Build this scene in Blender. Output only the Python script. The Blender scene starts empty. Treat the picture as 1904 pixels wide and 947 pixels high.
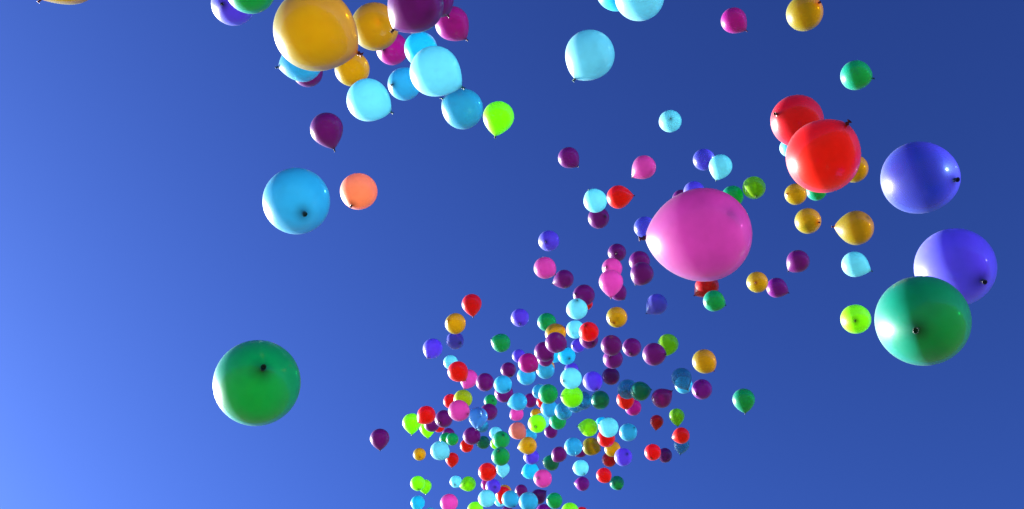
import bpy, math, random
from mathutils import Vector, Quaternion

scene = bpy.context.scene
COL = scene.collection

# ------------------------------------------------------------------ camera
cam_d = bpy.data.cameras.new('camera')
cam_d.sensor_width = 36.0
cam_d.lens = 40.0
cam_d.clip_start = 0.05
cam_d.clip_end = 20000.0
cam = bpy.data.objects.new('camera', cam_d)
COL.objects.link(cam)
cam.location = (0.0, 0.0, 1.7)                        # eye height, looking steeply up
cam.rotation_euler = (math.radians(90 + 54), 0.0, 0.0)
scene.camera = cam

# ------------------------------------------------------------------ sun and sky
SUN_DIR = Vector((-0.829, 0.4897, 0.2709)).normalized()     # towards the sun: low, left of the frame
SUN_EL = math.asin(SUN_DIR.z)
SUN_AZ = math.atan2(SUN_DIR.x, SUN_DIR.y)                  # clockwise from +Y

world = bpy.data.worlds.new('World')
scene.world = world
world.use_nodes = True
wn, wl = world.node_tree.nodes, world.node_tree.links
wn.clear()
sky = wn.new('ShaderNodeTexSky')
sky.sky_type = 'NISHITA'
sky.sun_disc = False
sky.sun_elevation = SUN_EL
sky.sun_rotation = SUN_AZ
sky.altitude = 0.0
sky.air_density = 1.0
sky.dust_density = 1.0
sky.ozone_density = 6.0
gam = wn.new('ShaderNodeGamma'); gam.inputs['Gamma'].default_value = 1.6
hsv = wn.new('ShaderNodeHueSaturation')
hsv.inputs['Saturation'].default_value = 0.98
hsv.inputs['Hue'].default_value = 0.509
hsv.inputs['Value'].default_value = 0.525
bg = wn.new('ShaderNodeBackground')
bg.inputs['Strength'].default_value = 0.05
wo = wn.new('ShaderNodeOutputWorld')
wl.new(sky.outputs[0], gam.inputs['Color'])
wl.new(gam.outputs[0], hsv.inputs['Color'])
wl.new(hsv.outputs[0], bg.inputs['Color'])
wl.new(bg.outputs[0], wo.inputs['Surface'])

sun_d = bpy.data.lights.new('sun', 'SUN')
sun_d.energy = 5.0
sun_d.angle = math.radians(0.53)
sun_d.color = (1.0, 0.95, 0.87)
sun = bpy.data.objects.new('sun', sun_d)
COL.objects.link(sun)
sun.location = SUN_DIR * 60
sun.rotation_euler = SUN_DIR.to_track_quat('Z', 'Y').to_euler()

vs = scene.view_settings
vs.view_transform = 'Standard'
vs.look = 'None'
vs.exposure = 2.4
vs.gamma = 1.0
vs.use_curve_mapping = False
scene.cycles.max_bounces = 16
scene.cycles.diffuse_bounces = 6
scene.cycles.glossy_bounces = 5
scene.cycles.transmission_bounces = 8
scene.cycles.transparent_max_bounces = 32
scene.cycles.sample_clamp_indirect = 3.0
scene.cycles.use_denoising = True

# ------------------------------------------------------------------ materials
def ground_material():
    m = bpy.data.materials.new('dry_meadow')
    m.use_nodes = True
    nt = m.node_tree; N, Lk = nt.nodes, nt.links
    bs = N['Principled BSDF']
    tc = N.new('ShaderNodeTexCoord')
    n1 = N.new('ShaderNodeTexNoise'); n1.inputs['Scale'].default_value = 0.35; n1.inputs['Detail'].default_value = 8
    rp = N.new('ShaderNodeValToRGB')
    rp.color_ramp.elements[0].position = 0.35; rp.color_ramp.elements[0].color = (0.055, 0.075, 0.025, 1)
    rp.color_ramp.elements[1].position = 0.68; rp.color_ramp.elements[1].color = (0.16, 0.13, 0.06, 1)
    Lk.new(tc.outputs['Object'], n1.inputs['Vector'])
    Lk.new(n1.outputs[0], rp.inputs[0])
    Lk.new(rp.outputs[0], bs.inputs['Base Color'])
    bs.inputs['Roughness'].default_value = 0.95
    return m

# kind: reflected colour, colour of light scattered through, tint of the clear part,
#       share scattered through, share clear
LATEX = {
    'pc': ((0.30, 0.72, 0.84), (0.23, 0.66, 0.76), (0.55, 0.90, 1.00), 0.56, 0.14),
    'cy': ((0.03, 0.54, 0.74), (0.01, 0.60, 0.82), (0.20, 0.80, 1.00), 0.44, 0.16),
    'sb': ((0.07, 0.42, 0.63), (0.04, 0.41, 0.58), (0.30, 0.76, 1.00), 0.48, 0.28),
    'st': ((0.03, 0.26, 0.42), (0.02, 0.28, 0.44), (0.45, 0.85, 1.00), 0.32, 0.55),
    'vs': ((0.08, 0.26, 0.62), (0.08, 0.30, 0.66), (0.50, 0.80, 1.00), 0.34, 0.50),
    'vb': ((0.13, 0.14, 0.66), (0.24, 0.05, 0.70), (0.38, 0.36, 1.00), 0.40, 0.20),
    'vt': ((0.05, 0.10, 0.50), (0.14, 0.04, 0.52), (0.46, 0.62, 1.00), 0.44, 0.80),
    'pu': ((0.14, 0.001, 0.19), (0.26, 0.0, 0.25), (0.45, 0.02, 0.54), 0.48, 0.14),
    'mp': ((0.22, 0.002, 0.30), (0.26, 0.0, 0.29), (0.50, 0.04, 0.62), 0.43, 0.15),
    'ma': ((0.38, 0.004, 0.32), (0.40, 0.0, 0.28), (0.90, 0.10, 0.75), 0.52, 0.12),
    'pk': ((0.46, 0.13, 0.40), (0.54, 0.105, 0.41), (0.95, 0.38, 0.84), 0.70, 0.14),
    're': ((0.56, 0.001, 0.008), (0.76, 0.0, 0.0), (0.95, 0.03, 0.03), 0.42, 0.08),
    'pe': ((0.82, 0.36, 0.24), (0.92, 0.42, 0.26), (1.00, 0.55, 0.40), 0.46, 0.10),
    'sa': ((0.64, 0.28, 0.26), (0.68, 0.28, 0.24), (1.00, 0.55, 0.50), 0.36, 0.10),
    'am': ((0.32, 0.35, 0.001), (0.41, 0.275, 0.0), (0.95, 0.66, 0.01), 0.62, 0.28),
    'gr': ((0.001, 0.30, 0.23), (0.0, 0.42, 0.03), (0.04, 0.80, 0.32), 0.43, 0.14),
    'li': ((0.34, 0.76, 0.003), (0.33, 0.80, 0.0), (0.60, 1.00, 0.05), 0.60, 0.10),
    'lo': ((0.42, 0.52, 0.003), (0.44, 0.52, 0.0), (0.72, 0.90, 0.05), 0.40, 0.14),
}
NAMES = {'pc': 'pale_cyan', 'cy': 'cyan', 'sb': 'sky_blue', 'st': 'clear_sky_blue', 'vs': 'clear_light_blue',
         'vb': 'blue_violet', 'vt': 'clear_blue_violet', 'pu': 'purple', 'mp': 'bright_purple', 'ma': 'magenta',
         'pk': 'pink', 're': 'red', 'pe': 'peach', 'sa': 'salmon', 'am': 'amber', 'gr': 'emerald',
         'li': 'lime', 'lo': 'yellow_lime'}

def mixc(N, Lk, fac, a, b):
    n = N.new('ShaderNodeMix'); n.data_type = 'RGBA'
    for s, v in ((n.inputs[0], fac), (n.inputs[6], a), (n.inputs[7], b)):
        if isinstance(v, bpy.types.NodeSocket): Lk.new(v, s)
        else: s.default_value = v if isinstance(v, float) else (*v, 1.0)
    return n.outputs[2]

def math_(N, Lk, op, a, b=0.0, clamp=False):
    n = N.new('ShaderNodeMath'); n.operation = op; n.use_clamp = clamp
    for s, v in ((n.inputs[0], a), (n.inputs[1], b)):
        if isinstance(v, bpy.types.NodeSocket): Lk.new(v, s)
        else: s.default_value = v
    return n.outputs[0]

def shade_mix(N, Lk, fac, a, b):
    n = N.new('ShaderNodeMixShader')
    if isinstance(fac, bpy.types.NodeSocket): Lk.new(fac, n.inputs[0])
    else: n.inputs[0].default_value = fac
    Lk.new(a, n.inputs[1]); Lk.new(b, n.inputs[2])
    return n.outputs[0]

def latex_material(key, neck=False):
    refl, thru, tint, wt, wp = LATEX[key]
    m = bpy.data.materials.new(NAMES[key] + ('_neck_latex' if neck else '_latex'))
    m.use_nodes = True
    nt = m.node_tree; N, Lk = nt.nodes, nt.links
    N.clear()
    out = N.new('ShaderNodeOutputMaterial')
    # slack, unstretched latex is far denser in pigment than the blown-up skin
    deep = tuple((0.20 if neck else 0.26) * c ** 1.25 for c in refl)
    if key == 'am': deep = (0.16, 0.010, 0.002) if neck else (0.42, 0.10, 0.002)
    lw = N.new('ShaderNodeLayerWeight'); lw.inputs['Blend'].default_value = 0.5
    facing = lw.outputs['Facing']
    tc = N.new('ShaderNodeTexCoord')
    nz = N.new('ShaderNodeTexNoise'); nz.inputs['Scale'].default_value = 3.2; nz.inputs['Detail'].default_value = 6
    Lk.new(tc.outputs['Object'], nz.inputs['Vector'])
    fine = N.new('ShaderNodeTexNoise'); fine.inputs['Scale'].default_value = 26.0; fine.inputs['Detail'].default_value = 3
    Lk.new(tc.outputs['Object'], fine.inputs['Vector'])
    bump = N.new('ShaderNodeBump'); bump.inputs['Strength'].default_value = 0.5 if neck else 0.02
    bump.inputs['Distance'].default_value = 0.01
    Lk.new(fine.outputs[0], bump.inputs['Height'])
    if neck:
        dens = 1.0
        c_r = deep; c_t = deep
    else:
        at = N.new('ShaderNodeAttribute'); at.attribute_name = 'slack'
        mott = math_(N, Lk, 'MULTIPLY', math_(N, Lk, 'SUBTRACT', nz.outputs[0], 0.40), 0.36, True)
        dens = math_(N, Lk, 'ADD', at.outputs['Fac'], mott, True)
        # every balloon of a colour differs a little with its batch and how far it is blown up
        oi = N.new('ShaderNodeObjectInfo')
        def batch(c):
            h = N.new('ShaderNodeHueSaturation')
            h.inputs['Color'].default_value = (*c, 1.0)
            Lk.new(math_(N, Lk, 'ADD', math_(N, Lk, 'MULTIPLY', oi.outputs['Random'], 0.010), 0.495), h.inputs['Hue'])
            Lk.new(math_(N, Lk, 'ADD', math_(N, Lk, 'MULTIPLY', math_(N, Lk, 'FRACT', math_(N, Lk, 'MULTIPLY', oi.outputs['Random'], 7.3)), 0.22), 0.89), h.inputs['Value'])
            return h.outputs[0]
        c_r = mixc(N, Lk, dens, batch(refl), deep)
        # towards the outline light crosses the film at a slant, so the scattered colour deepens
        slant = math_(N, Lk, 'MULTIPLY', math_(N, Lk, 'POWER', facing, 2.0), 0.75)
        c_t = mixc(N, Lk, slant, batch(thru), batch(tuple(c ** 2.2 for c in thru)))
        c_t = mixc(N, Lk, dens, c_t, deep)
    dif = N.new('ShaderNodeBsdfDiffuse'); tra = N.new('ShaderNodeBsdfTranslucent'); clr = N.new('ShaderNodeBsdfTransparent')
    for node, c in ((dif, c_r), (tra, c_t)):
        if isinstance(c, tuple): node.inputs['Color'].default_value = (*c, 1)
        else: Lk.new(c, node.inputs['Color'])
    clr.inputs['Color'].default_value = (*tint, 1)
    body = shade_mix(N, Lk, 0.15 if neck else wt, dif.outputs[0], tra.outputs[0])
    if not neck:
        # light crosses more rubber towards the outline: the clear share falls off there
        thin = math_(N, Lk, 'SUBTRACT', 1.0, math_(N, Lk, 'POWER', facing, 2.0))
        share = math_(N, Lk, 'MULTIPLY', math_(N, Lk, 'MULTIPLY', thin, wp), math_(N, Lk, 'SUBTRACT', 1.0, dens))
        body = shade_mix(N, Lk, share, body, clr.outputs[0])
    g1 = N.new('ShaderNodeBsdfGlossy'); g1.inputs['Roughness'].default_value = 0.30 if neck else 0.13
    g2 = N.new('ShaderNodeBsdfGlossy'); g2.inputs['Roughness'].default_value = 0.45
    for gl in (g1, g2): Lk.new(bump.outputs[0], gl.inputs['Normal'])
    gloss = shade_mix(N, Lk, 0.52, g1.outputs[0], g2.outputs[0])
    sch = math_(N, Lk, 'MULTIPLY', math_(N, Lk, 'POWER', facing, 3.0), 0.48)
    sch = math_(N, Lk, 'ADD', sch, 0.03)
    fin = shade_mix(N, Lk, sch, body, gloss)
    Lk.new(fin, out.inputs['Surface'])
    return m

MAT = {}
def mat(key, neck=False):
    if (key, neck) not in MAT: MAT[(key, neck)] = latex_material(key, neck)
    return MAT[(key, neck)]

# ------------------------------------------------------------------ the setting and an added horizon ring
def build_ground():
    S = 6000.0
    me = bpy.data.meshes.new('ground')
    me.from_pydata([(-S, -S, 0), (S, -S, 0), (S, S, 0), (-S, S, 0)], [], [(0, 1, 2, 3)])
    me.materials.append(ground_material())
    o = bpy.data.objects.new('ground', me); COL.objects.link(o)
    o['kind'] = 'structure'
build_ground()

def build_horizon_mask():
    """Unseen ring of dark slopes below the frame, added to cover the brightest horizon glow."""
    rnd = random.Random(5)
    ph = [rnd.random() * 6.283 for _ in range(8)]
    seg, rings = 160, 9
    vs_, fs = [], []
    for i in range(rings):
        f = i / (rings - 1)
        for s in range(seg):
            a = 2 * math.pi * s / seg
            ridge = 125 + sum((26 / (k + 1)) * math.sin((k * 2 + 3) * a + ph[k]) for k in range(8))
            h = ridge * math.sin(0.5 * math.pi * f) ** 1.3 + rnd.uniform(-3, 3) * f
            rad = 700 + 420 * f
            vs_.append((rad * math.sin(a), rad * math.cos(a), h - 3))
    for i in range(rings - 1):
        for s in range(seg):
            t_ = (s + 1) % seg
            fs.append((i * seg + s, i * seg + t_, (i + 1) * seg + t_, (i + 1) * seg + s))
    me = bpy.data.meshes.new('horizon_mask_hills'); me.from_pydata(vs_, [], fs)
    m = bpy.data.materials.new('horizon_mask_slope'); m.use_nodes = True
    bs = m.node_tree.nodes['Principled BSDF']
    nz = m.node_tree.nodes.new('ShaderNodeTexNoise'); nz.inputs['Scale'].default_value = 0.02; nz.inputs['Detail'].default_value = 8
    rp = m.node_tree.nodes.new('ShaderNodeValToRGB')
    rp.color_ramp.elements[0].color = (0.03, 0.045, 0.018, 1); rp.color_ramp.elements[1].color = (0.09, 0.10, 0.04, 1)
    tc = m.node_tree.nodes.new('ShaderNodeTexCoord')
    m.node_tree.links.new(tc.outputs['Object'], nz.inputs['Vector'])
    m.node_tree.links.new(nz.outputs[0], rp.inputs[0]); m.node_tree.links.new(rp.outputs[0], bs.inputs['Base Color'])
    bs.inputs['Roughness'].default_value = 1.0
    me.materials.append(m)
    o = bpy.data.objects.new('horizon_mask_hills', me); COL.objects.link(o); o['kind'] = 'structure'  # added out of view to take the bright horizon band out of the reflections
build_horizon_mask()

# ------------------------------------------------------------------ balloon meshes (unit radius, knot end at z = 0, crown up)
def lathe(name, prof, seg, wob=None, close_top=True, close_bottom=False):
    vs_, fs = [], []
    for k, (r, z) in enumerate(prof):
        for s in range(seg):
            a = 2 * math.pi * s / seg
            rr, zz, ox, oy = r, z, 0.0, 0.0
            if wob: rr, zz, ox, oy = wob(r, z, a)
            vs_.append((rr * math.cos(a) + ox, rr * math.sin(a) + oy, zz))
    for k in range(len(prof) - 1):
        for s in range(seg):
            t = (s + 1) % seg
            fs.append((k * seg + s, k * seg + t, (k + 1) * seg + t, (k + 1) * seg + s))
    if close_top:
        vs_.append((0, 0, prof[-1][1])); c = len(vs_) - 1; b0 = (len(prof) - 1) * seg
        for s in range(seg): fs.append((b0 + s, b0 + (s + 1) % seg, c))
    if close_bottom:
        vs_.append((0, 0, prof[0][1])); c = len(vs_) - 1
        for s in range(seg): fs.append(((s + 1) % seg, s, c))
    me = bpy.data.meshes.new(name)
    me.from_pydata(vs_, [], fs)
    me.polygons.foreach_set('use_smooth', [True] * len(me.polygons))
    return me

ENV = {}
def envelope_mesh(L, p, key, variant):
    """A blown-up latex skin: rounded crown, widest at z = L, tapering to the neck at z = 0."""
    if (L, p, key, variant) in ENV: return ENV[(L, p, key, variant)]
    prof = []
    NL = 30
    for k in range(NL + 1):                                  # lower part, neck to equator
        u = 1 - (k / NL) ** 1.7
        u = min(u, 0.9995)
        r = (1 - u * u) ** p
        z = L * (1 - u)
        if r < 0.045: r = 0.045
        prof.append((r, z))
    prof[0] = (0.042, -0.02)
    NU = 20
    for k in range(1, NU):
        t = 0.5 * math.pi * k / NU
        prof.append((math.cos(t), L + 0.985 * math.sin(t)))
    prof.append((0.012, L + 0.985))
    rnd = random.Random(int(L * 100) * 31 + variant)
    p1, p2, p3 = (rnd.uniform(0, 6.28) for _ in range(3))
    lop, sq = rnd.uniform(0.0, 0.025), rnd.uniform(0.0, 0.022)
    def wob(r, z, a):                                        # no balloon is perfectly round
        h = max(0.0, min(1.0, z / L))
        rr = r * (1 + sq * math.sin(2 * a + p2) * h)
        return rr, z + 0.03 * r * r * math.sin(a + p3) * (1 if z > 0.5 else z * 2) * lop * 20, lop * math.cos(p1) * h * h * (3 - 2 * h), lop * math.sin(p1) * h * h * (3 - 2 * h)
    me = lathe('envelope', prof, 56, wob)
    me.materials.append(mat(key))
    at = me.attributes.new('slack', 'FLOAT', 'POINT')
    vals = []
    for v in me.vertices:
        d = math.sqrt(v.co.x ** 2 + v.co.y ** 2 + v.co.z ** 2)
        s = max(0.0, 1 - d / 0.42) ** 1.5
        vals.append(min(1.0, s))
    at.data.foreach_set('value', vals)
    ENV[(L, p, key, variant)] = me
    return me

def knot_mesh(key):
    rnd = random.Random(key)
    ph = rnd.random() * 6
    prof = [(0.010, 0.030), (0.046, 0.018), (0.047, -0.008), (0.066, -0.026), (0.078, -0.050), (0.070, -0.074),
            (0.044, -0.092), (0.036, -0.108), (0.045, -0.126)]
    def wob(r, z, a):
        w = 0.012 * math.sin(2 * a + ph + z * 40) + 0.006 * math.sin(5 * a + ph * 2)
        k = 1 if -0.10 < z < -0.015 else 0.15
        return r + w * k, z + 0.008 * k * math.sin(a + ph), -0.10 * max(0, -z - 0.04), 0.05 * max(0, -z - 0.04)
    prof.reverse()
    me = lathe('knot', prof, 16, wob, True, True)
    me.materials.append(mat(key, True))
    return me

def lip_mesh(key):
    """The flared mouth with its rolled rim."""
    prof = [(0.030, -0.112), (0.050, -0.128), (0.066, -0.150), (0.076, -0.172)]
    for k in range(9):
        a = math.pi * (1.15 - k / 8 * 1.7)
        prof.append((0.086 + 0.013 * math.cos(a), -0.178 - 0.013 * math.sin(a)))
    prof += [(0.066, -0.166), (0.050, -0.142), (0.030, -0.124)]
    def wob(r, z, a):
        return r * (1 + 0.10 * math.sin(2 * a + 1)), z + 0.010 * math.sin(a), -0.10 * max(0, -z - 0.04), 0.05 * max(0, -z - 0.04)
    me = lathe('lip', prof, 20, wob, False, False)
    me.materials.append(mat(key, True))
    return me

KNOT, LIP = {}, {}

def part(name, me, parent):
    o = bpy.data.objects.new(name, me)
    COL.objects.link(o)
    o.parent = parent
    return o

def balloon(key, base, axis, R, L, p, roll, lip, label):
    root = bpy.data.objects.new('balloon', None)
    root.empty_display_size = 0.05
    COL.objects.link(root)
    root.location = base
    q = Vector((0, 0, 1)).rotation_difference(Vector(axis)) @ Quaternion((0, 0, 1), math.radians(roll))
    root.rotation_euler = q.to_euler()
    root.scale = (R, R, R)
    root['label'] = label
    root['category'] = 'balloon'
    root['group'] = 'latex balloons let loose in the sky'
    part('envelope', envelope_mesh(L, p, key, roll % 4), root)
    if key not in KNOT: KNOT[key] = knot_mesh(key)
    k = part('knot', KNOT[key], root)
    k.scale = (0.72, 0.72, 0.72) if lip else (0.8, 0.8, 0.65)
    if lip:
        if key not in LIP: LIP[key] = lip_mesh(key)
        part('lip', LIP[key], k)
    return root

# ------------------------------------------------------------------ the balloons
# kind of latex, neck position (m), crown direction, radius (m), neck-to-equator length / radius, taper, roll, open lip in view, label
BALLOONS = [
 ('pk', (0.396, 1.947, 4.463), (0.985, -0.133, -0.11), 0.14, 1.24, 0.66, 298, 1,
  'largest balloon, glossy pink, its rolled neck pointing left'),
 ('gr', (1.198, 2.159, 4.292), (0.42, 0.445, 0.791), 0.14, 1.16, 0.68, 68, 1,
  'large emerald balloon facing the camera, in front of the blue-violet one'),
 ('vb', (1.618, 2.375, 4.817), (-0.226, 0.317, 0.921), 0.14, 1.12, 0.68, 20, 1,
  'large opaque blue-violet balloon half behind the large emerald one at right'),
 ('vt', (1.657, 2.282, 5.317), (-0.431, 0.443, 0.786), 0.14, 1.28, 0.62, 141, 1,
  'large see-through blue balloon with two bright reflections, upper right'),
 ('re', (1.258, 2.12, 5.449), (-0.379, 0.922, 0.084), 0.14, 1.16, 0.68, 241, 1,
  'larger front red balloon of the overlapping red pair, knot at top'),
 ('re', (1.415, 2.965, 7.054), (0.832, 0.443, 0.334), 0.14, 1.12, 0.6, 211, 1,
  'smaller rear red balloon of the overlapping red pair at upper right'),
 ('pc', (4.177, 8.932, 16.662), (0.07, -0.797, -0.599), 0.14, 1.12, 0.64, 344, 0,
  'pale cyan sliver of a balloon peeping out left of the red pair'),
 ('am', (3.526, 6.13, 11.536), (-0.559, -0.671, -0.486), 0.14, 1.12, 0.68, 319, 1,
  'amber balloon half hidden behind right edge of the big red one'),
 ('am', (3.526, 7.954, 13.968), (0.872, 0.266, 0.411), 0.14, 1.12, 0.6, 16, 0,
  'small amber balloon touching lower left edge of the big red balloon'),
 ('gr', (4.316, 8.633, 15.2), (-0.448, -0.148, -0.882), 0.14, 1.12, 0.64, 347, 0,
  'green balloon peeping out under the big red balloon'),
 ('am', (3.269, 6.862, 11.728), (-0.458, 0.415, 0.786), 0.14, 1.16, 0.72, 158, 1,
  'round amber balloon below the big red one, knot on its right'),
 ('am', (2.61, 5.241, 9.295), (0.956, -0.124, -0.266), 0.14, 1.24, 0.88, 328, 1,
  'amber pear-shaped balloon with its red knot pointing left'),
 ('pc', (3.884, 7.375, 11.551), (-0.889, -0.139, 0.436), 0.14, 1.32, 1.0, 12, 1,
  'pale cyan balloon above the round lime one at right, knot right'),
 ('li', (3.217, 6.772, 9.963), (0.315, 0.531, 0.787), 0.14, 1.16, 0.68, 72, 1,
  'round lime balloon left of the large emerald one at right'),
 ('pu', (3.425, 8.452, 12.983), (0.667, -0.684, 0.295), 0.1408, 1.2, 0.84, 59, 0,
  'purple balloon below the round amber one, knot at lower left'),
 ('am', (3.178, 9.017, 13.485), (0.33, 0.54, 0.774), 0.14, 1.12, 0.64, 335, 0,
  'round amber balloon right of the large pink one, touching a purple'),
 ('mp', (3.885, 9.825, 14.305), (-0.887, -0.202, 0.416), 0.1419, 1.28, 0.92, 39, 0,
  'bright purple balloon touching an amber one right of the large pink'),
 ('am', (2.338, 3.549, 9.848), (-0.443, 0.742, 0.503), 0.14, 1.16, 0.68, 243, 1,
  'amber balloon cut by the top edge at upper right'),
 ('gr', (3.365, 4.912, 11.259), (-0.888, 0.024, 0.46), 0.14, 1.12, 0.64, 241, 1,
  'emerald balloon alone at upper right, knot pointing right'),
 ('ma', (2.588, 5.39, 13.33), (-0.77, -0.505, 0.39), 0.14, 1.28, 0.88, 115, 1,
  'small magenta-pink balloon alone near the top edge, knot lower right'),
 ('pc', (1.961, 6.91, 14.064), (0.094, 0.652, 0.752), 0.14, 1.12, 0.64, 357, 0,
  'small round pale cyan balloon alone right of upper centre'),
 ('pc', (0.355, 2.969, 7.473), (0.528, -0.647, 0.55), 0.14, 1.16, 0.72, 81, 1,
  'large pale cyan balloon alone at upper centre, knot at lower left'),
 ('pc', (0.766, 2.65, 8.017), (-0.208, -0.026, -0.978), 0.14, 1.12, 0.68, 114, 1,
  'front pale cyan balloon of the pair cut by the top edge'),
 ('cy', (0.666, 2.923, 8.797), (0.085, 0.03, -0.996), 0.14, 1.12, 0.68, 198, 1,
  'rear cyan balloon of the pair cut by the top edge'),
 ('pu', (-0.592, 2.432, 6.959), (0.673, -0.654, 0.346), 0.14, 1.2, 0.8, 320, 1,
  'large dark purple balloon at the top edge, knot at lower left'),
 ('pu', (-0.472, 3.499, 9.51), (-0.591, -0.756, 0.282), 0.14, 1.16, 0.68, 281, 1,
  'purple balloon at the top edge hidden behind the larger purple one'),
 ('ma', (-0.377, 4.081, 10.339), (-0.681, -0.681, 0.272), 0.14, 1.24, 0.88, 175, 1,
  'magenta balloon near the top edge right of the large purple one'),
 ('am', (-0.534, 1.743, 5.284), (-0.875, -0.48, 0.058), 0.14, 1.16, 0.72, 104, 1,
  'largest amber balloon, cut by the top edge, red knot at right'),
 ('am', (-0.792, 2.872, 8.034), (-0.075, -0.2, -0.977), 0.14, 1.12, 0.68, 328, 1,
  'amber balloon between the largest amber and the large purple one'),
 ('pc', (-0.282, 2.987, 7.407), (-0.863, -0.474, 0.175), 0.14, 1.24, 0.84, 124, 1,
  'larger front balloon of the overlapping pale cyan pair, upper left'),
 ('cy', (-0.809, 4.226, 10.175), (0.417, -0.909, 0.016), 0.1344, 1.16, 0.76, 158, 1,
  'smaller rear balloon of the overlapping cyan pair under the purple one'),
 ('ma', (-1.111, 4.359, 10.717), (0.345, 0.358, 0.868), 0.1404, 1.16, 0.72, 164, 1,
  'magenta balloon tucked under the second largest amber one'),
 ('sb', (-0.999, 4.452, 10.247), (0.548, 0.337, 0.766), 0.1405, 1.12, 0.64, 8, 1,
  'sky blue balloon behind left side of the larger pale cyan one'),
 ('li', (-0.135, 4.65, 9.732), (0.16, -0.862, 0.482), 0.1258, 1.28, 0.88, 225, 1,
  'lime balloon at right end of the upper left bunch'),
 ('sb', (-0.583, 4.567, 10.214), (0.881, 0.469, -0.067), 0.1719, 1.12, 0.64, 140, 1,
  'sky blue balloon touching the lime one in the upper left bunch'),
 ('pc', (-0.846, 3.862, 8.708), (-0.875, -0.467, 0.127), 0.1483, 1.2, 0.76, 32, 1,
  'pale cyan balloon at lower edge of the upper left bunch'),
 ('am', (-1.336, 4.191, 10.192), (0.268, 0.089, -0.959), 0.1401, 1.12, 0.6, 272, 1,
  'small amber balloon under the knot of the largest amber one'),
 ('sb', (-1.62, 3.586, 8.847), (0.959, -0.121, 0.255), 0.14, 1.2, 0.8, 71, 1,
  'sky blue balloon hidden under the largest amber one, knot pointing left'),
 ('pu', (-1.93, 5.04, 11.559), (-0.008, -0.65, -0.76), 0.1407, 1.12, 0.68, 265, 1,
  'purple sliver of a balloon below the largest amber one'),
 ('gr', (-1.43, 2.475, 7.704), (-0.34, 0.63, 0.698), 0.14, 1.16, 0.72, 252, 1,
  'emerald balloon cut by the top edge at upper left'),
 ('vb', (-1.821, 2.937, 8.426), (0.172, 0.376, 0.911), 0.14, 1.16, 0.72, 113, 1,
  'blue-violet balloon behind the emerald one at the top edge'),
 ('am', (-2.331, 2.287, 6.993), (0.734, -0.469, 0.491), 0.14, 1.32, 1.0, 287, 1,
  'amber sliver of a balloon at the top left corner'),
 ('pu', (-1.511, 4.964, 10.05), (-0.334, -0.844, 0.419), 0.14, 1.32, 1.0, 286, 1,
  'purple pear-shaped balloon alone below the upper left bunch'),
 ('sb', (-0.849, 2.595, 5.561), (-0.371, 0.223, 0.902), 0.14, 1.12, 0.64, 312, 1,
  'large round sky blue balloon beside the peach one'),
 ('pe', (-1.201, 4.71, 8.812), (0.25, -0.17, 0.953), 0.14, 1.12, 0.68, 278, 1,
  'peach orange balloon right of the large sky blue one'),
 ('gr', (-0.782, 2.391, 4.377), (-0.318, 0.81, 0.493), 0.14, 1.16, 0.72, 102, 1,
  'large emerald balloon alone at lower left'),
 ('pu', (-1.9, 11.912, 13.293), (-0.043, -0.708, 0.705), 0.1383, 1.28, 0.88, 2, 0,
  'small purple balloon alone left of the dense lower cluster'),
 ('pu', (0.89, 8.036, 14.769), (-0.726, -0.569, 0.386), 0.1406, 1.28, 0.88, 22, 0,
  'small purple balloon alone left of the pink one above centre'),
 ('pk', (1.43, 7.225, 13.203), (0.75, -0.604, 0.27), 0.14, 1.36, 1.0, 288, 0,
  'small pink balloon above the large pink one, knot at lower left'),
 ('pc', (2.443, 7.287, 13.238), (0.279, -0.844, 0.458), 0.14, 1.28, 0.88, 85, 0,
  'pale cyan balloon above the large pink one, overlapping a dark blue'),
 ('vt', (2.534, 7.693, 14.287), (-0.474, -0.707, -0.525), 0.14, 1.12, 0.64, 211, 0,
  'dark blue-violet balloon overlapped by pale cyan above the large pink'),
 ('li', (3.067, 7.815, 13.706), (0.011, -0.119, 0.993), 0.1449, 1.16, 0.72, 206, 0,
  'grass green balloon at upper right of the large pink one'),
 ('gr', (2.893, 8.081, 14.03), (-0.419, -0.683, -0.598), 0.14, 1.12, 0.64, 65, 0,
  'emerald balloon peeping out behind upper right of the large pink one'),
 ('vb', (2.434, 8.295, 14.45), (-0.149, -0.786, -0.601), 0.1412, 1.12, 0.68, 243, 0,
  'blue-violet balloon peeping out above the top of the large pink one'),
 ('pu', (2.632, 9.731, 16.485), (-0.141, -0.762, -0.632), 0.14, 1.16, 0.68, 214, 0,
  'thin purple edge of a balloon behind top of the large pink'),
 ('vt', (1.762, 8.355, 13.728), (-0.424, -0.694, -0.582), 0.14, 1.16, 0.76, 66, 0,
  'blue-violet balloon behind the rolled neck of the large pink one'),
 ('re', (1.447, 7.362, 13.02), (-0.993, 0.108, 0.04), 0.14, 1.32, 1.0, 18, 0,
  'red pear-shaped balloon left of the large pink, point at right'),
 ('pc', (0.953, 7.635, 13.575), (0.5, 0.788, -0.358), 0.1466, 1.12, 0.64, 351, 0,
  'pale cyan balloon touching the red one left of the large pink'),
 ('pu', (1.246, 8.527, 14.308), (-0.481, 0.591, 0.648), 0.1449, 1.12, 0.64, 125, 0,
  'purple balloon under the pale cyan one that touches a red'),
 ('vb', (0.442, 8.565, 13.77), (0.284, 0.484, 0.828), 0.1378, 1.16, 0.68, 298, 0,
  'blue-violet balloon alone, uppermost at left of the central column'),
 ('pk', (0.546, 8.698, 13.237), (-0.825, -0.439, 0.356), 0.14, 1.12, 0.64, 128, 0,
  'pink balloon whose knot touches a purple one, left of centre column'),
 ('pu', (0.584, 10.031, 14.785), (0.925, -0.327, 0.195), 0.1401, 1.32, 1.0, 223, 0,
  'purple balloon touched by a pink balloon knot, left of centre column'),
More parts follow.
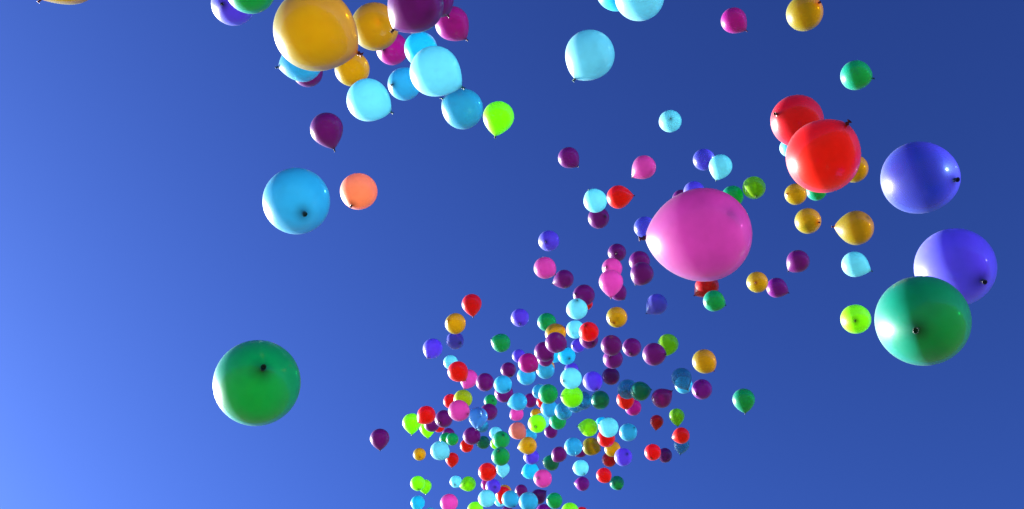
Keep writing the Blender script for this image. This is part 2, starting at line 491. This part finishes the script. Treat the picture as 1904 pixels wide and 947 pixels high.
 ('pk', (1.147, 8.159, 12.07), (0.0, -0.795, 0.607), 0.14, 1.36, 1.0, 271, 0,
  'front pear-shaped pink balloon of the pink and purple stack near centre'),
 ('pk', (1.296, 9.327, 14.241), (0.55, 0.566, 0.615), 0.1413, 1.16, 0.72, 323, 0,
  'rear pink balloon in the pink and purple stack near centre'),
 ('pu', (1.563, 10.009, 15.497), (0.14, 0.499, 0.855), 0.1379, 1.16, 0.68, 110, 0,
  'purple balloon at the top of the pink and purple stack'),
 ('pu', (1.829, 11.474, 16.251), (-0.624, -0.455, 0.635), 0.14, 1.16, 0.72, 69, 0,
  'dark purple balloon behind lower right of the front pear-shaped pink one'),
 ('pu', (1.508, 8.449, 12.701), (0.493, -0.728, 0.477), 0.1404, 1.12, 0.68, 177, 0,
  'front balloon of the purple pair just left of the large pink'),
 ('pu', (1.764, 9.148, 14.067), (-0.35, -0.735, -0.581), 0.14, 1.16, 0.68, 161, 0,
  'rear balloon of the purple pair just left of the large pink'),
 ('pc', (0.842, 9.138, 13.265), (0.041, 0.993, 0.115), 0.1365, 1.16, 0.68, 99, 0,
  'pale cyan balloon overlapping purple, knot at its top, above the cluster'),
 ('pu', (0.839, 9.342, 13.66), (0.767, 0.456, 0.452), 0.1442, 1.16, 0.68, 122, 0,
  'purple balloon overlapped by pale cyan at top of the dense cluster'),
 ('re', (1.562, 14.187, 19.453), (-0.542, 0.082, 0.836), 0.14, 1.12, 0.6, 198, 0,
  'red scrap of a balloon behind the purple and pale cyan pair'),
 ('vb', (1.896, 10.111, 14.202), (0.756, -0.567, 0.328), 0.1472, 1.36, 1.0, 215, 0,
  'dark blue-violet pear-shaped balloon alone below the large pink one'),
 ('gr', (2.799, 9.304, 13.374), (-0.925, -0.166, 0.341), 0.1401, 1.16, 0.72, 102, 0,
  'emerald balloon below the large pink one, overlapping a red'),
 ('re', (2.512, 9.671, 14.049), (0.788, -0.558, 0.259), 0.1615, 1.36, 1.0, 9, 0,
  'red balloon between the large pink one and the emerald below it'),
 ('am', (1.341, 9.537, 13.295), (0.337, 0.14, 0.931), 0.1389, 1.12, 0.64, 183, 0,
  'round amber balloon alone above the dense cluster, small red knot'),
 ('re', (-0.545, 10.126, 14.138), (-0.119, -0.78, 0.614), 0.14, 1.36, 1.0, 59, 0,
  'red pear-shaped balloon at upper left of the dense cluster'),
 ('am', (-0.837, 9.425, 13.206), (0.59, 0.682, 0.433), 0.1378, 1.16, 0.72, 175, 0,
  'amber balloon at upper left of the cluster, above a blue-violet one'),
 ('vb', (-0.723, 10.433, 13.941), (-0.591, 0.353, 0.726), 0.1257, 1.16, 0.72, 96, 0,
  'blue-violet balloon directly under an amber one, upper left of cluster'),
 ('vb', (-1.211, 10.786, 14.021), (0.443, -0.422, 0.791), 0.1428, 1.16, 0.72, 12, 0,
  'leftmost blue-violet balloon of the dense cluster'),
 ('vb', (0.121, 10.884, 14.908), (0.006, 0.038, 0.999), 0.1382, 1.12, 0.64, 263, 0,
  'blue-violet balloon alone at the top of the dense cluster'),
 ('gr', (-0.319, 11.256, 14.992), (0.924, 0.37, -0.092), 0.1437, 1.16, 0.72, 97, 0,
  'emerald balloon alone, its dark knot at upper left, above the cluster'),
 ('pu', (0.715, 9.791, 13.099), (-0.911, -0.29, 0.293), 0.1379, 1.12, 0.6, 80, 0,
  'purple balloon overlapping an amber one at top of the cluster'),
 ('am', (0.696, 9.733, 13.437), (-0.676, 0.734, 0.063), 0.1408, 1.16, 0.76, 48, 0,
  'amber balloon squeezed between emerald and purple at top of cluster'),
 ('gr', (0.62, 11.241, 15.313), (-0.495, -0.739, -0.456), 0.1445, 1.16, 0.68, 348, 0,
  'emerald balloon behind an amber one at top of the cluster'),
 ('re', (1.0, 9.895, 13.68), (0.363, 0.913, 0.185), 0.1362, 1.12, 0.68, 167, 0,
  'red balloon overlapping pale cyan at top of the cluster'),
 ('pc', (0.912, 11.051, 14.883), (0.245, -0.868, -0.431), 0.1366, 1.12, 0.64, 181, 0,
  'pale cyan balloon behind the left side of the top red one'),
 ('pu', (1.226, 11.149, 14.773), (-0.371, 0.258, 0.892), 0.1425, 1.12, 0.64, 6, 0,
  'dark purple balloon under the red one at top of the cluster'),
 ('vb', (1.074, 13.181, 17.089), (0.734, 0.442, 0.516), 0.1244, 1.16, 0.68, 102, 0,
  'small blue-violet balloon behind the purple under the top red one'),
 ('pu', (1.302, 10.044, 13.375), (0.177, -0.789, -0.588), 0.1396, 1.12, 0.64, 189, 0,
  'uppermost dark purple balloon of the purple column right of cluster top'),
 ('pu', (1.81, 11.445, 14.871), (0.223, 0.023, 0.975), 0.1442, 1.12, 0.6, 84, 0,
  'purple balloon between the purple column and the one overlapping lime'),
 ('mp', (1.322, 10.133, 13.316), (0.357, 0.769, 0.53), 0.1349, 1.12, 0.68, 165, 0,
  'middle, brighter purple balloon of the purple column right of cluster top'),
 ('pu', (1.547, 12.042, 14.93), (-0.079, -0.905, -0.419), 0.137, 1.16, 0.72, 322, 0,
  'lowest dark purple balloon of the purple column right of cluster top'),
 ('pu', (1.859, 9.063, 12.122), (-0.803, 0.391, 0.449), 0.14, 1.16, 0.72, 97, 0,
  'dark purple balloon overlapping a lime one right of the cluster'),
 ('li', (2.132, 10.403, 13.626), (0.177, -0.764, 0.621), 0.1445, 1.16, 0.76, 132, 0,
  'lime balloon behind a dark purple one right of the cluster'),
 ('am', (2.352, 8.89, 11.63), (-0.697, -0.453, 0.555), 0.14, 1.12, 0.6, 81, 0,
  'amber balloon at the right fringe of the cluster'),
 ('mp', (2.577, 10.929, 13.418), (0.589, 0.153, 0.794), 0.1425, 1.16, 0.72, 168, 0,
  'bright purple balloon under the amber one at the right fringe'),
 ('st', (2.458, 10.871, 13.438), (-0.458, -0.611, 0.646), 0.1418, 1.36, 1.0, 221, 0,
  'see-through sky blue pear-shaped balloon left of a bright purple one'),
 ('sb', (2.8, 12.453, 15.2), (-0.427, -0.796, -0.43), 0.14, 1.16, 0.72, 94, 0,
  'sky blue balloon showing through behind the see-through pear-shaped one'),
 ('gr', (2.927, 10.005, 12.079), (-0.075, -0.716, 0.694), 0.14, 1.24, 0.84, 240, 0,
  'emerald pear-shaped balloon alone, rightmost of the cluster'),
 ('gr', (1.967, 10.978, 13.565), (-0.984, 0.178, -0.016), 0.1396, 1.16, 0.76, 327, 0,
  'dark green balloon with its point at right, over a see-through blue'),
 ('st', (1.649, 11.308, 13.889), (0.076, -0.794, -0.603), 0.1421, 1.16, 0.68, 139, 0,
  'see-through grey-blue balloon behind a dark green one with point right'),
 ('re', (1.757, 12.169, 14.407), (-0.071, -0.485, 0.871), 0.1397, 1.16, 0.72, 172, 0,
  'red wedge of a balloon under the see-through grey-blue one'),
 ('ma', (2.112, 13.535, 15.81), (-0.417, -0.822, -0.389), 0.14, 1.12, 0.64, 93, 0,
  'magenta balloon behind the red wedge under a dark green one'),
 ('ma', (2.232, 10.859, 13.413), (-0.812, 0.49, -0.315), 0.1376, 1.32, 1.0, 254, 0,
  'magenta-purple balloon with its knot at upper right, right of dark green'),
 ('re', (2.717, 13.893, 15.511), (0.953, -0.288, 0.09), 0.1399, 1.2, 0.8, 202, 0,
  'red balloon just under a small lime one at the right fringe'),
 ('li', (3.001, 14.62, 16.523), (-0.098, -0.705, 0.702), 0.1399, 1.36, 1.0, 315, 0,
  'small lime balloon just above a red one at the right fringe'),
 ('st', (3.04, 15.029, 16.221), (0.154, -0.709, 0.688), 0.1395, 1.32, 1.0, 227, 0,
  'see-through sky blue balloon hanging below a red one, right fringe'),
 ('re', (2.404, 14.417, 15.549), (0.302, 0.056, 0.952), 0.1435, 1.12, 0.6, 100, 0,
  'red balloon overlapping a dark purple one at lower right of cluster'),
 ('pu', (2.992, 16.097, 17.184), (-0.359, -0.814, -0.456), 0.1408, 1.16, 0.68, 132, 0,
  'dark purple balloon behind a red one at lower right of cluster'),
 ('re', (2.63, 14.837, 16.642), (0.116, -0.72, 0.684), 0.122, 1.36, 1.0, 281, 0,
  'small red pear-shaped balloon between magenta-purple and the right fringe'),
 ('ma', (0.346, 10.38, 13.322), (-0.801, -0.299, 0.518), 0.1356, 1.16, 0.72, 266, 0,
  'deep magenta balloon in front of sky blue ones, upper middle cluster'),
 ('vb', (0.147, 15.797, 19.748), (-0.006, -0.832, -0.554), 0.14, 1.16, 0.76, 326, 0,
  'small blue-violet balloon behind the deep magenta one'),
 ('pu', (0.584, 11.064, 14.34), (-0.653, -0.106, 0.75), 0.1468, 1.12, 0.64, 281, 0,
  'purple balloon between deep magenta and another purple, upper middle cluster'),
 ('pu', (0.617, 11.417, 14.801), (-0.723, 0.619, 0.305), 0.1272, 1.16, 0.72, 23, 0,
  'darker purple balloon tucked under another purple, right of deep magenta'),
 ('cy', (1.036, 13.584, 17.207), (-0.21, 0.428, 0.879), 0.1591, 1.12, 0.68, 197, 0,
  'small cyan balloon with a tiny dark knot, upper middle cluster'),
 ('cy', (0.843, 14.088, 17.813), (-0.28, -0.795, -0.539), 0.1348, 1.12, 0.6, 253, 0,
  'cyan scrap of a balloon between two purples and a small cyan'),
 ('sb', (0.571, 11.993, 15.046), (-0.317, -0.818, -0.479), 0.1419, 1.16, 0.72, 219, 0,
  'sky blue balloon right of and below the deep magenta one'),
 ('am', (0.676, 14.572, 18.008), (-0.214, -0.776, -0.593), 0.1759, 1.16, 0.72, 269, 0,
  'amber slivers of a balloon behind a sky blue, right of magenta'),
 ('sb', (0.263, 11.562, 14.437), (-0.297, -0.822, -0.485), 0.1399, 1.12, 0.64, 271, 0,
  'sky blue balloon directly under the deep magenta one'),
 ('pc', (0.662, 9.998, 12.671), (0.706, 0.299, 0.641), 0.14, 1.12, 0.64, 287, 0,
  'pale cyan balloon directly above the bright lime one mid cluster'),
 ('vb', (1.201, 14.872, 18.282), (-0.287, -0.796, -0.533), 0.14, 1.16, 0.72, 151, 0,
  'blue-violet scrap of a balloon between small cyan and pale cyan'),
 ('li', (0.651, 10.347, 12.757), (0.908, 0.317, 0.273), 0.1456, 1.12, 0.68, 299, 0,
  'bright lime balloon directly under the pale cyan one mid cluster'),
 ('vb', (1.32, 12.102, 14.786), (-0.328, -0.147, 0.933), 0.1551, 1.12, 0.6, 350, 0,
  'dark see-through blue-violet balloon right of the mid cluster pale cyan'),
 ('gr', (1.31, 11.449, 13.813), (-0.264, -0.787, -0.558), 0.1348, 1.12, 0.68, 203, 0,
  'dark green balloon under the dark blue-violet one mid cluster'),
 ('st', (1.157, 11.447, 13.784), (-0.854, 0.122, 0.506), 0.1364, 1.12, 0.68, 163, 0,
  'see-through blue balloon behind right side of the bright lime one'),
 ('st', (0.978, 11.815, 14.106), (-0.272, -0.804, -0.529), 0.1229, 1.12, 0.68, 219, 0,
  'faint see-through blue balloon behind bottom of the bright lime one'),
 ('gr', (0.552, 11.096, 13.519), (-0.292, -0.864, -0.41), 0.1389, 1.16, 0.68, 124, 0,
  'emerald balloon left of the bright lime one mid cluster'),
 ('sb', (0.405, 14.508, 17.278), (0.746, 0.243, 0.62), 0.14, 1.12, 0.6, 239, 0,
  'sky blue sliver of a balloon behind left side of mid cluster emerald'),
 ('st', (0.874, 12.986, 15.173), (-0.248, -0.804, -0.541), 0.1427, 1.12, 0.68, 125, 0,
  'see-through teal blue balloon below left of the bright lime one'),
 ('sb', (0.652, 13.239, 15.499), (-0.236, -0.805, -0.545), 0.1415, 1.16, 0.68, 319, 0,
  'sky blue balloon under the mid cluster emerald one'),
 ('re', (0.702, 17.49, 20.168), (-0.171, -0.775, -0.609), 0.1357, 1.12, 0.6, 26, 0,
  'red scrap of a balloon at lower left of the mid cluster emerald'),
 ('gr', (0.804, 13.558, 15.534), (-0.246, -0.811, -0.531), 0.143, 1.12, 0.6, 186, 0,
  'emerald balloon below the see-through teal blue one mid cluster'),
 ('li', (0.35, 11.89, 13.754), (0.167, 0.45, 0.877), 0.135, 1.12, 0.64, 233, 0,
  'lime balloon facing the camera, right of the salmon one'),
 ('pc', (0.565, 14.153, 16.141), (-0.244, -0.817, -0.523), 0.14, 1.16, 0.72, 349, 0,
  'pale cyan crescent of a balloon behind the lime beside salmon'),
 ('am', (0.631, 20.004, 22.395), (-0.179, -0.788, -0.589), 0.14, 1.12, 0.68, 271, 0,
  'small amber balloon behind top of the lime beside salmon'),
 ('pu', (0.859, 17.155, 18.884), (-0.29, -0.833, -0.47), 0.14, 1.16, 0.68, 148, 0,
  'small purple balloon under the lower mid cluster emerald'),
 ('sb', (-0.075, 11.451, 13.756), (0.965, -0.195, 0.177), 0.1281, 1.36, 1.0, 58, 0,
  'sky blue balloon with its point at left, overlapping purple'),
 ('pk', (-0.024, 16.352, 18.502), (0.755, -0.288, 0.59), 0.14, 1.16, 0.68, 259, 0,
  'small pink balloon between the sky blue with left point and the salmon'),
 ('pu', (0.46, 17.837, 20.553), (-0.261, -0.82, -0.51), 0.1601, 1.16, 0.72, 139, 0,
  'purple balloon behind right end of the sky blue with left point'),
 ('sb', (-0.051, 11.368, 13.979), (-0.536, 0.052, 0.843), 0.134, 1.16, 0.72, 357, 0,
  'sky blue balloon sandwiched between two purples, dark knot lower right'),
 ('pu', (-0.012, 13.883, 17.065), (-0.347, -0.09, 0.934), 0.1396, 1.16, 0.72, 122, 0,
  'purple balloon above the sky blue one with knot lower right'),
 ('mp', (-0.063, 12.173, 14.712), (-0.38, -0.81, -0.446), 0.1446, 1.12, 0.64, 334, 0,
  'purple balloon below the sky blue one with knot lower right'),
 ('pu', (-0.514, 12.129, 14.866), (0.583, -0.795, -0.168), 0.1416, 1.16, 0.76, 20, 0,
  'purple balloon left of the sky blue one with knot lower right'),
 ('re', (-0.629, 10.484, 13.211), (-0.661, -0.579, 0.477), 0.1386, 1.2, 0.76, 132, 0,
  'red balloon overlapping pink and pale cyan at left of cluster'),
 ('pk', (-0.788, 12.811, 15.558), (0.41, -0.665, 0.624), 0.1503, 1.28, 0.92, 52, 0,
  'pink balloon behind right side of a red one, left of cluster'),
 ('pc', (-1.213, 14.748, 18.361), (0.176, -0.817, -0.549), 0.14, 1.12, 0.64, 44, 0,
  'pale cyan balloon behind upper left of a red one'),
 ('pk', (-0.569, 10.271, 12.347), (-0.753, 0.25, 0.609), 0.1388, 1.16, 0.68, 120, 0,
  'pink balloon overlapping the yellowish lime one, left of cluster'),
 ('lo', (-0.684, 11.465, 13.852), (-0.146, -0.802, -0.579), 0.1352, 1.16, 0.72, 245, 0,
  'yellowish lime balloon above and behind a pink one'),
 ('re', (-1.175, 15.355, 17.943), (-0.071, -0.769, -0.635), 0.1398, 1.12, 0.64, 253, 0,
  'red balloon left of the yellowish lime one, behind pink'),
 ('vs', (-0.551, 12.574, 14.38), (0.119, -0.71, 0.694), 0.1496, 1.36, 1.0, 38, 0,
  'see-through light blue balloon right of the pink below yellowish lime'),
 ('sb', (-0.527, 15.477, 17.346), (-0.258, -0.849, -0.46), 0.1169, 1.16, 0.72, 319, 0,
  'faint sky blue balloon behind lower right of the see-through light blue'),
 ('pu', (-0.314, 13.091, 15.222), (-0.388, -0.866, -0.317), 0.1393, 1.16, 0.72, 227, 0,
  'purple balloon behind right side of the see-through light blue one'),
 ('gr', (-0.395, 16.357, 19.049), (-0.35, 0.69, 0.634), 0.14, 1.12, 0.64, 77, 0,
  'small emerald balloon above a purple, beside the see-through light blue'),
 ('re', (-1.451, 12.462, 14.422), (0.729, -0.453, 0.513), 0.1434, 1.2, 0.8, 305, 0,
  'red balloon overlapping lime at far left of the cluster'),
 ('li', (-1.595, 12.97, 14.663), (-0.0, -0.714, 0.7), 0.149, 1.32, 1.0, 94, 0,
  'lime pear-shaped balloon, leftmost of the dense cluster'),
 ('pu', (-1.16, 12.906, 14.871), (0.353, 0.3, 0.886), 0.1425, 1.12, 0.64, 49, 0,
  'front purple balloon right of the far left red one'),
 ('pu', (-1.411, 14.579, 16.495), (-0.162, -0.836, -0.525), 0.1389, 1.12, 0.64, 278, 0,
  'purple balloon under the far left red one, between two limes'),
 ('re', (-1.468, 16.458, 18.367), (-0.088, -0.798, -0.596), 0.1222, 1.12, 0.64, 248, 0,
  'red scrap of a balloon under the far left purple pair'),
 ('li', (-1.735, 16.88, 18.468), (-0.05, -0.713, 0.7), 0.1601, 1.36, 1.0, 4, 0,
  'lime tip of a balloon under the far left red and purple'),
 ('gr', (-1.204, 17.113, 18.621), (-0.241, -0.861, -0.448), 0.1308, 1.12, 0.6, 338, 0,
  'front balloon of the small emerald pair above a pale cyan'),
 ('pc', (-0.913, 11.972, 13.222), (-0.788, -0.259, 0.558), 0.1384, 1.16, 0.72, 253, 0,
  'pale cyan balloon at lower left of cluster, below the emerald pair'),
 ('gr', (-1.405, 17.66, 19.193), (-0.076, -0.795, -0.602), 0.1407, 1.16, 0.72, 144, 0,
  'rear balloon of the small emerald pair above a pale cyan'),
 ('pu', (-1.373, 17.918, 19.596), (-0.08, -0.793, -0.604), 0.14, 1.16, 0.68, 336, 0,
  'small purple balloon peeping out above the small emerald pair'),
 ('re', (-1.227, 17.121, 17.88), (0.062, -0.689, 0.723), 0.1358, 1.28, 0.92, 60, 0,
  'red pear-shaped balloon behind right side of the lower left pale cyan'),
 ('am', (-1.914, 17.309, 18.366), (-0.144, 0.424, 0.894), 0.1338, 1.12, 0.64, 304, 0,
  'small round amber balloon alone at lower left of the cluster'),
 ('pu', (-0.628, 15.631, 17.181), (-0.742, 0.082, 0.665), 0.1691, 1.16, 0.76, 142, 0,
  'purple balloon under the see-through light blue one, over red'),
 ('re', (-0.925, 17.249, 18.599), (-0.094, -0.797, -0.596), 0.1388, 1.12, 0.68, 156, 0,
  'red balloon behind lower left of a purple one'),
 ('gr', (-0.728, 16.942, 18.343), (0.927, -0.173, 0.332), 0.1354, 1.12, 0.6, 264, 0,
  'small emerald balloon behind right side of a purple one'),
 ('gr', (-0.198, 12.316, 13.681), (0.186, 0.964, 0.187), 0.1383, 1.12, 0.64, 187, 0,
  'lower, brighter emerald balloon of the vertical green stack'),
 ('gr', (-0.143, 13.397, 15.088), (-0.217, 0.939, 0.267), 0.1441, 1.12, 0.64, 299, 0,
  'upper emerald balloon of the vertical green stack, dark knot at top'),
 ('pc', (-0.398, 17.881, 19.561), (0.284, -0.841, -0.46), 0.1434, 1.12, 0.6, 288, 0,
  'pale cyan balloon behind upper left of the vertical green stack'),
 ('li', (-0.43, 20.639, 21.994), (0.172, -0.804, -0.569), 0.14, 1.12, 0.64, 79, 0,
  'lime sliver of a balloon left of the vertical green stack'),
 ('re', (-0.241, 12.989, 13.91), (-0.868, 0.424, 0.26), 0.14, 1.16, 0.72, 90, 0,
  'dark red balloon below left of the vertical green stack'),
 ('pc', (-0.184, 17.053, 17.535), (0.0, -0.686, 0.727), 0.1393, 1.32, 1.0, 144, 0,
  'pale cyan balloon hanging under the vertical green stack'),
 ('sa', (0.214, 13.087, 14.697), (-0.707, -0.499, 0.501), 0.137, 1.32, 0.96, 29, 0,
  'salmon pink balloon with its knot over an amber one'),
 ('am', (0.083, 12.698, 14.115), (0.98, -0.147, 0.13), 0.1356, 1.24, 0.88, 11, 0,
  'amber balloon under the knot of the salmon one, point at left'),
 ('sb', (0.427, 17.162, 18.795), (-0.277, -0.839, -0.468), 0.1396, 1.16, 0.72, 32, 0,
  'sky blue balloon between salmon, lime and amber ones'),
 ('vb', (0.267, 13.63, 14.879), (0.355, 0.838, 0.414), 0.1278, 1.16, 0.68, 279, 0,
  'blue-violet balloon under the amber below the salmon one'),
 ('pk', (0.4, 13.04, 13.812), (0.473, 0.679, 0.562), 0.14, 1.12, 0.6, 53, 0,
  'pink balloon facing the camera with knot left of its middle, bottom centre'),
 ('cy', (0.166, 14.308, 15.088), (0.939, -0.039, 0.341), 0.14, 1.16, 0.68, 324, 0,
  'bright cyan balloon with point at left, beside a bottom centre pink'),
 ('pu', (0.634, 12.756, 13.89), (0.645, -0.55, 0.53), 0.1181, 1.16, 0.68, 332, 0,
  'purple balloon overlapping an emerald one at lower centre'),
 ('gr', (0.595, 16.151, 17.148), (0.949, 0.316, -0.024), 0.1548, 1.12, 0.64, 250, 0,
  'emerald balloon with point at left, below a purple at lower centre'),
 ('sb', (1.09, 12.66, 14.113), (-0.889, 0.361, 0.282), 0.14, 1.16, 0.72, 235, 0,
  'sky blue balloon overlapping brownish amber, knot at right'),
 ('pc', (1.246, 11.59, 13.501), (0.937, 0.343, -0.065), 0.1407, 1.12, 0.64, 170, 0,
  'pale cyan balloon whose knot touches a lime one, lower right cluster'),
 ('li', (1.036, 12.809, 14.695), (0.994, 0.018, -0.111), 0.1439, 1.28, 0.92, 275, 0,
  'lime balloon with its point at left, touching a pale cyan'),
 ('cy', (2.037, 18.482, 20.521), (0.064, -0.792, -0.607), 0.14, 1.16, 0.68, 316, 0,
  'cyan scrap of a balloon between lime and pale cyan'),
 ('re', (1.444, 12.833, 14.413), (0.113, -0.827, -0.552), 0.1393, 1.16, 0.72, 341, 0,
  'red balloon under the pale cyan that touches a lime one'),
 ('am', (1.406, 13.192, 14.539), (-0.871, -0.106, 0.48), 0.145, 1.12, 0.6, 193, 0,
  'brownish amber balloon right of a sky blue with knot right'),
 ('pu', (1.423, 18.477, 19.502), (0.665, -0.382, 0.641), 0.14, 1.16, 0.76, 277, 0,
  'purple scrap of a balloon under the sky blue and brownish amber'),
 ('sb', (1.939, 12.828, 14.686), (-0.513, 0.831, 0.213), 0.1429, 1.16, 0.72, 5, 0,
  'round sky blue balloon with knot upper right, right of pale cyan'),
 ('vb', (1.77, 12.74, 14.028), (-0.295, 0.855, 0.426), 0.14, 1.16, 0.72, 215, 0,
  'blue-violet balloon with dark knot at lower right of the cluster'),
 ('am', (1.861, 15.013, 16.302), (-0.299, -0.817, -0.493), 0.1421, 1.16, 0.68, 83, 0,
  'amber balloon between a red and the lower right blue-violet'),
 ('re', (1.861, 15.812, 16.826), (-0.198, -0.783, -0.59), 0.1381, 1.16, 0.72, 85, 0,
  'red balloon behind left side of the lower right blue-violet'),
 ('pc', (1.245, 14.55, 15.309), (-0.358, 0.001, 0.934), 0.1364, 1.12, 0.64, 270, 0,
  'pale cyan balloon alone, above a bright purple at bottom right'),
 ('mp', (1.297, 17.85, 18.145), (0.99, 0.04, -0.132), 0.1479, 1.2, 0.84, 30, 0,
  'bright purple balloon with point at left, below a lone pale cyan'),
 ('re', (1.777, 15.66, 16.142), (-0.533, -0.341, 0.774), 0.1401, 1.12, 0.68, 155, 0,
  'red balloon overlapping an emerald one at bottom right'),
 ('gr', (2.211, 17.54, 17.68), (-0.347, -0.151, 0.926), 0.1451, 1.16, 0.72, 91, 0,
  'emerald balloon behind a red one at bottom right'),
 ('li', (-1.733, 15.966, 16.245), (-0.172, 0.051, 0.984), 0.1392, 1.16, 0.72, 8, 0,
  'left balloon of the overlapping lime pair at bottom left'),
 ('li', (-1.782, 17.843, 17.812), (-0.124, -0.677, 0.725), 0.1376, 1.28, 0.96, 18, 0,
  'right balloon of the overlapping lime pair at bottom left'),
 ('li', (-1.063, 17.316, 17.537), (0.942, -0.199, 0.269), 0.1507, 1.28, 0.92, 183, 0,
  'lime balloon with its point at left, touching a small pale cyan'),
 ('pc', (-1.295, 19.441, 19.549), (0.104, 0.358, 0.928), 0.14, 1.12, 0.64, 241, 0,
  'small pale cyan balloon touching the point of a lime one'),
 ('cy', (-1.909, 17.562, 17.099), (0.116, -0.654, 0.748), 0.1437, 1.28, 0.92, 94, 0,
  'cyan balloon under the lime pair at bottom left'),
 ('pk', (-0.979, 13.639, 13.619), (-0.0, -0.665, 0.747), 0.1388, 1.24, 0.84, 159, 0,
  'pink balloon cut by the bottom edge, left part'),
 ('sb', (-1.623, 17.483, 16.912), (-0.068, 0.561, 0.825), 0.1378, 1.16, 0.76, 281, 0,
  'blue sliver of a balloon at the bottom edge between cyan and pink'),
 ('pc', (-0.299, 14.102, 14.289), (-0.697, -0.687, -0.207), 0.14, 1.12, 0.64, 206, 0,
  'pale cyan balloon overlapping a lime at the bottom edge'),
 ('li', (-0.63, 15.534, 15.305), (-0.078, -0.921, -0.382), 0.14, 1.16, 0.72, 280, 0,
  'lime balloon cut by the bottom edge behind a pale cyan'),
 ('vb', (-0.307, 15.645, 16.009), (-0.243, 0.676, 0.696), 0.14, 1.16, 0.68, 113, 0,
  'blue-violet balloon between pale cyan and dark red, bottom centre'),
 ('ma', (-0.534, 18.135, 18.305), (0.153, -0.881, -0.448), 0.1401, 1.12, 0.6, 68, 0,
  'magenta crescent of a balloon left of the bottom centre blue-violet'),
 ('sb', (0.04, 13.271, 13.445), (-0.43, -0.129, 0.893), 0.1301, 1.16, 0.72, 270, 0,
  'sky blue balloon overlapping a red strip at the bottom'),
 ('re', (-0.21, 16.171, 16.062), (0.254, -0.647, 0.719), 0.1435, 1.36, 1.0, 29, 0,
  'red strip of a balloon between blue-violet and sky blue, bottom'),
 ('am', (-0.129, 17.088, 17.174), (-0.115, -0.812, -0.573), 0.1415, 1.16, 0.68, 5, 0,
  'amber hairline edge of a balloon behind the bottom red strip'),
 ('pc', (-0.25, 20.006, 19.555), (-0.13, -0.825, -0.55), 0.14, 1.16, 0.76, 230, 0,
  'pale cyan crescent of a balloon under the bottom red strip'),
 ('sb', (0.228, 13.576, 13.67), (0.169, -0.985, -0.034), 0.1477, 1.16, 0.72, 310, 0,
  'sky blue balloon at the bottom edge, overlapping two purples'),
 ('pu', (0.249, 19.326, 19.173), (-0.28, -0.918, -0.28), 0.14, 1.16, 0.72, 164, 0,
  'small purple balloon between two sky blue ones at the bottom'),
 ('pu', (0.646, 16.218, 16.439), (-0.806, 0.409, -0.427), 0.1403, 1.32, 1.0, 264, 0,
  'purple balloon with point upper right, behind a bottom sky blue'),
 ('pu', (-0.111, 20.099, 19.252), (-0.004, 0.524, 0.851), 0.1405, 1.12, 0.68, 317, 0,
  'dark purple cap of a balloon at the bottom edge'),
 ('gr', (0.62, 15.155, 15.284), (0.805, 0.536, 0.254), 0.14, 1.12, 0.64, 77, 0,
  'emerald balloon with dark knot at left, near the bottom edge'),
 ('mp', (0.573, 15.866, 15.543), (0.026, 0.482, 0.876), 0.14, 1.16, 0.68, 104, 0,
  'bright purple balloon cut by the bottom edge, left of an emerald'),
 ('li', (0.921, 13.925, 13.861), (0.048, 0.523, 0.851), 0.14, 1.16, 0.76, 65, 0,
  'lime balloon cut by the bottom edge, right of an emerald'),
 ('re', (1.467, 18.456, 17.788), (0.058, 0.544, 0.837), 0.14, 1.12, 0.64, 270, 0,
  'red sliver of a balloon at the bottom edge beside a lime'),
]

for row in BALLOONS:
    balloon(*row)
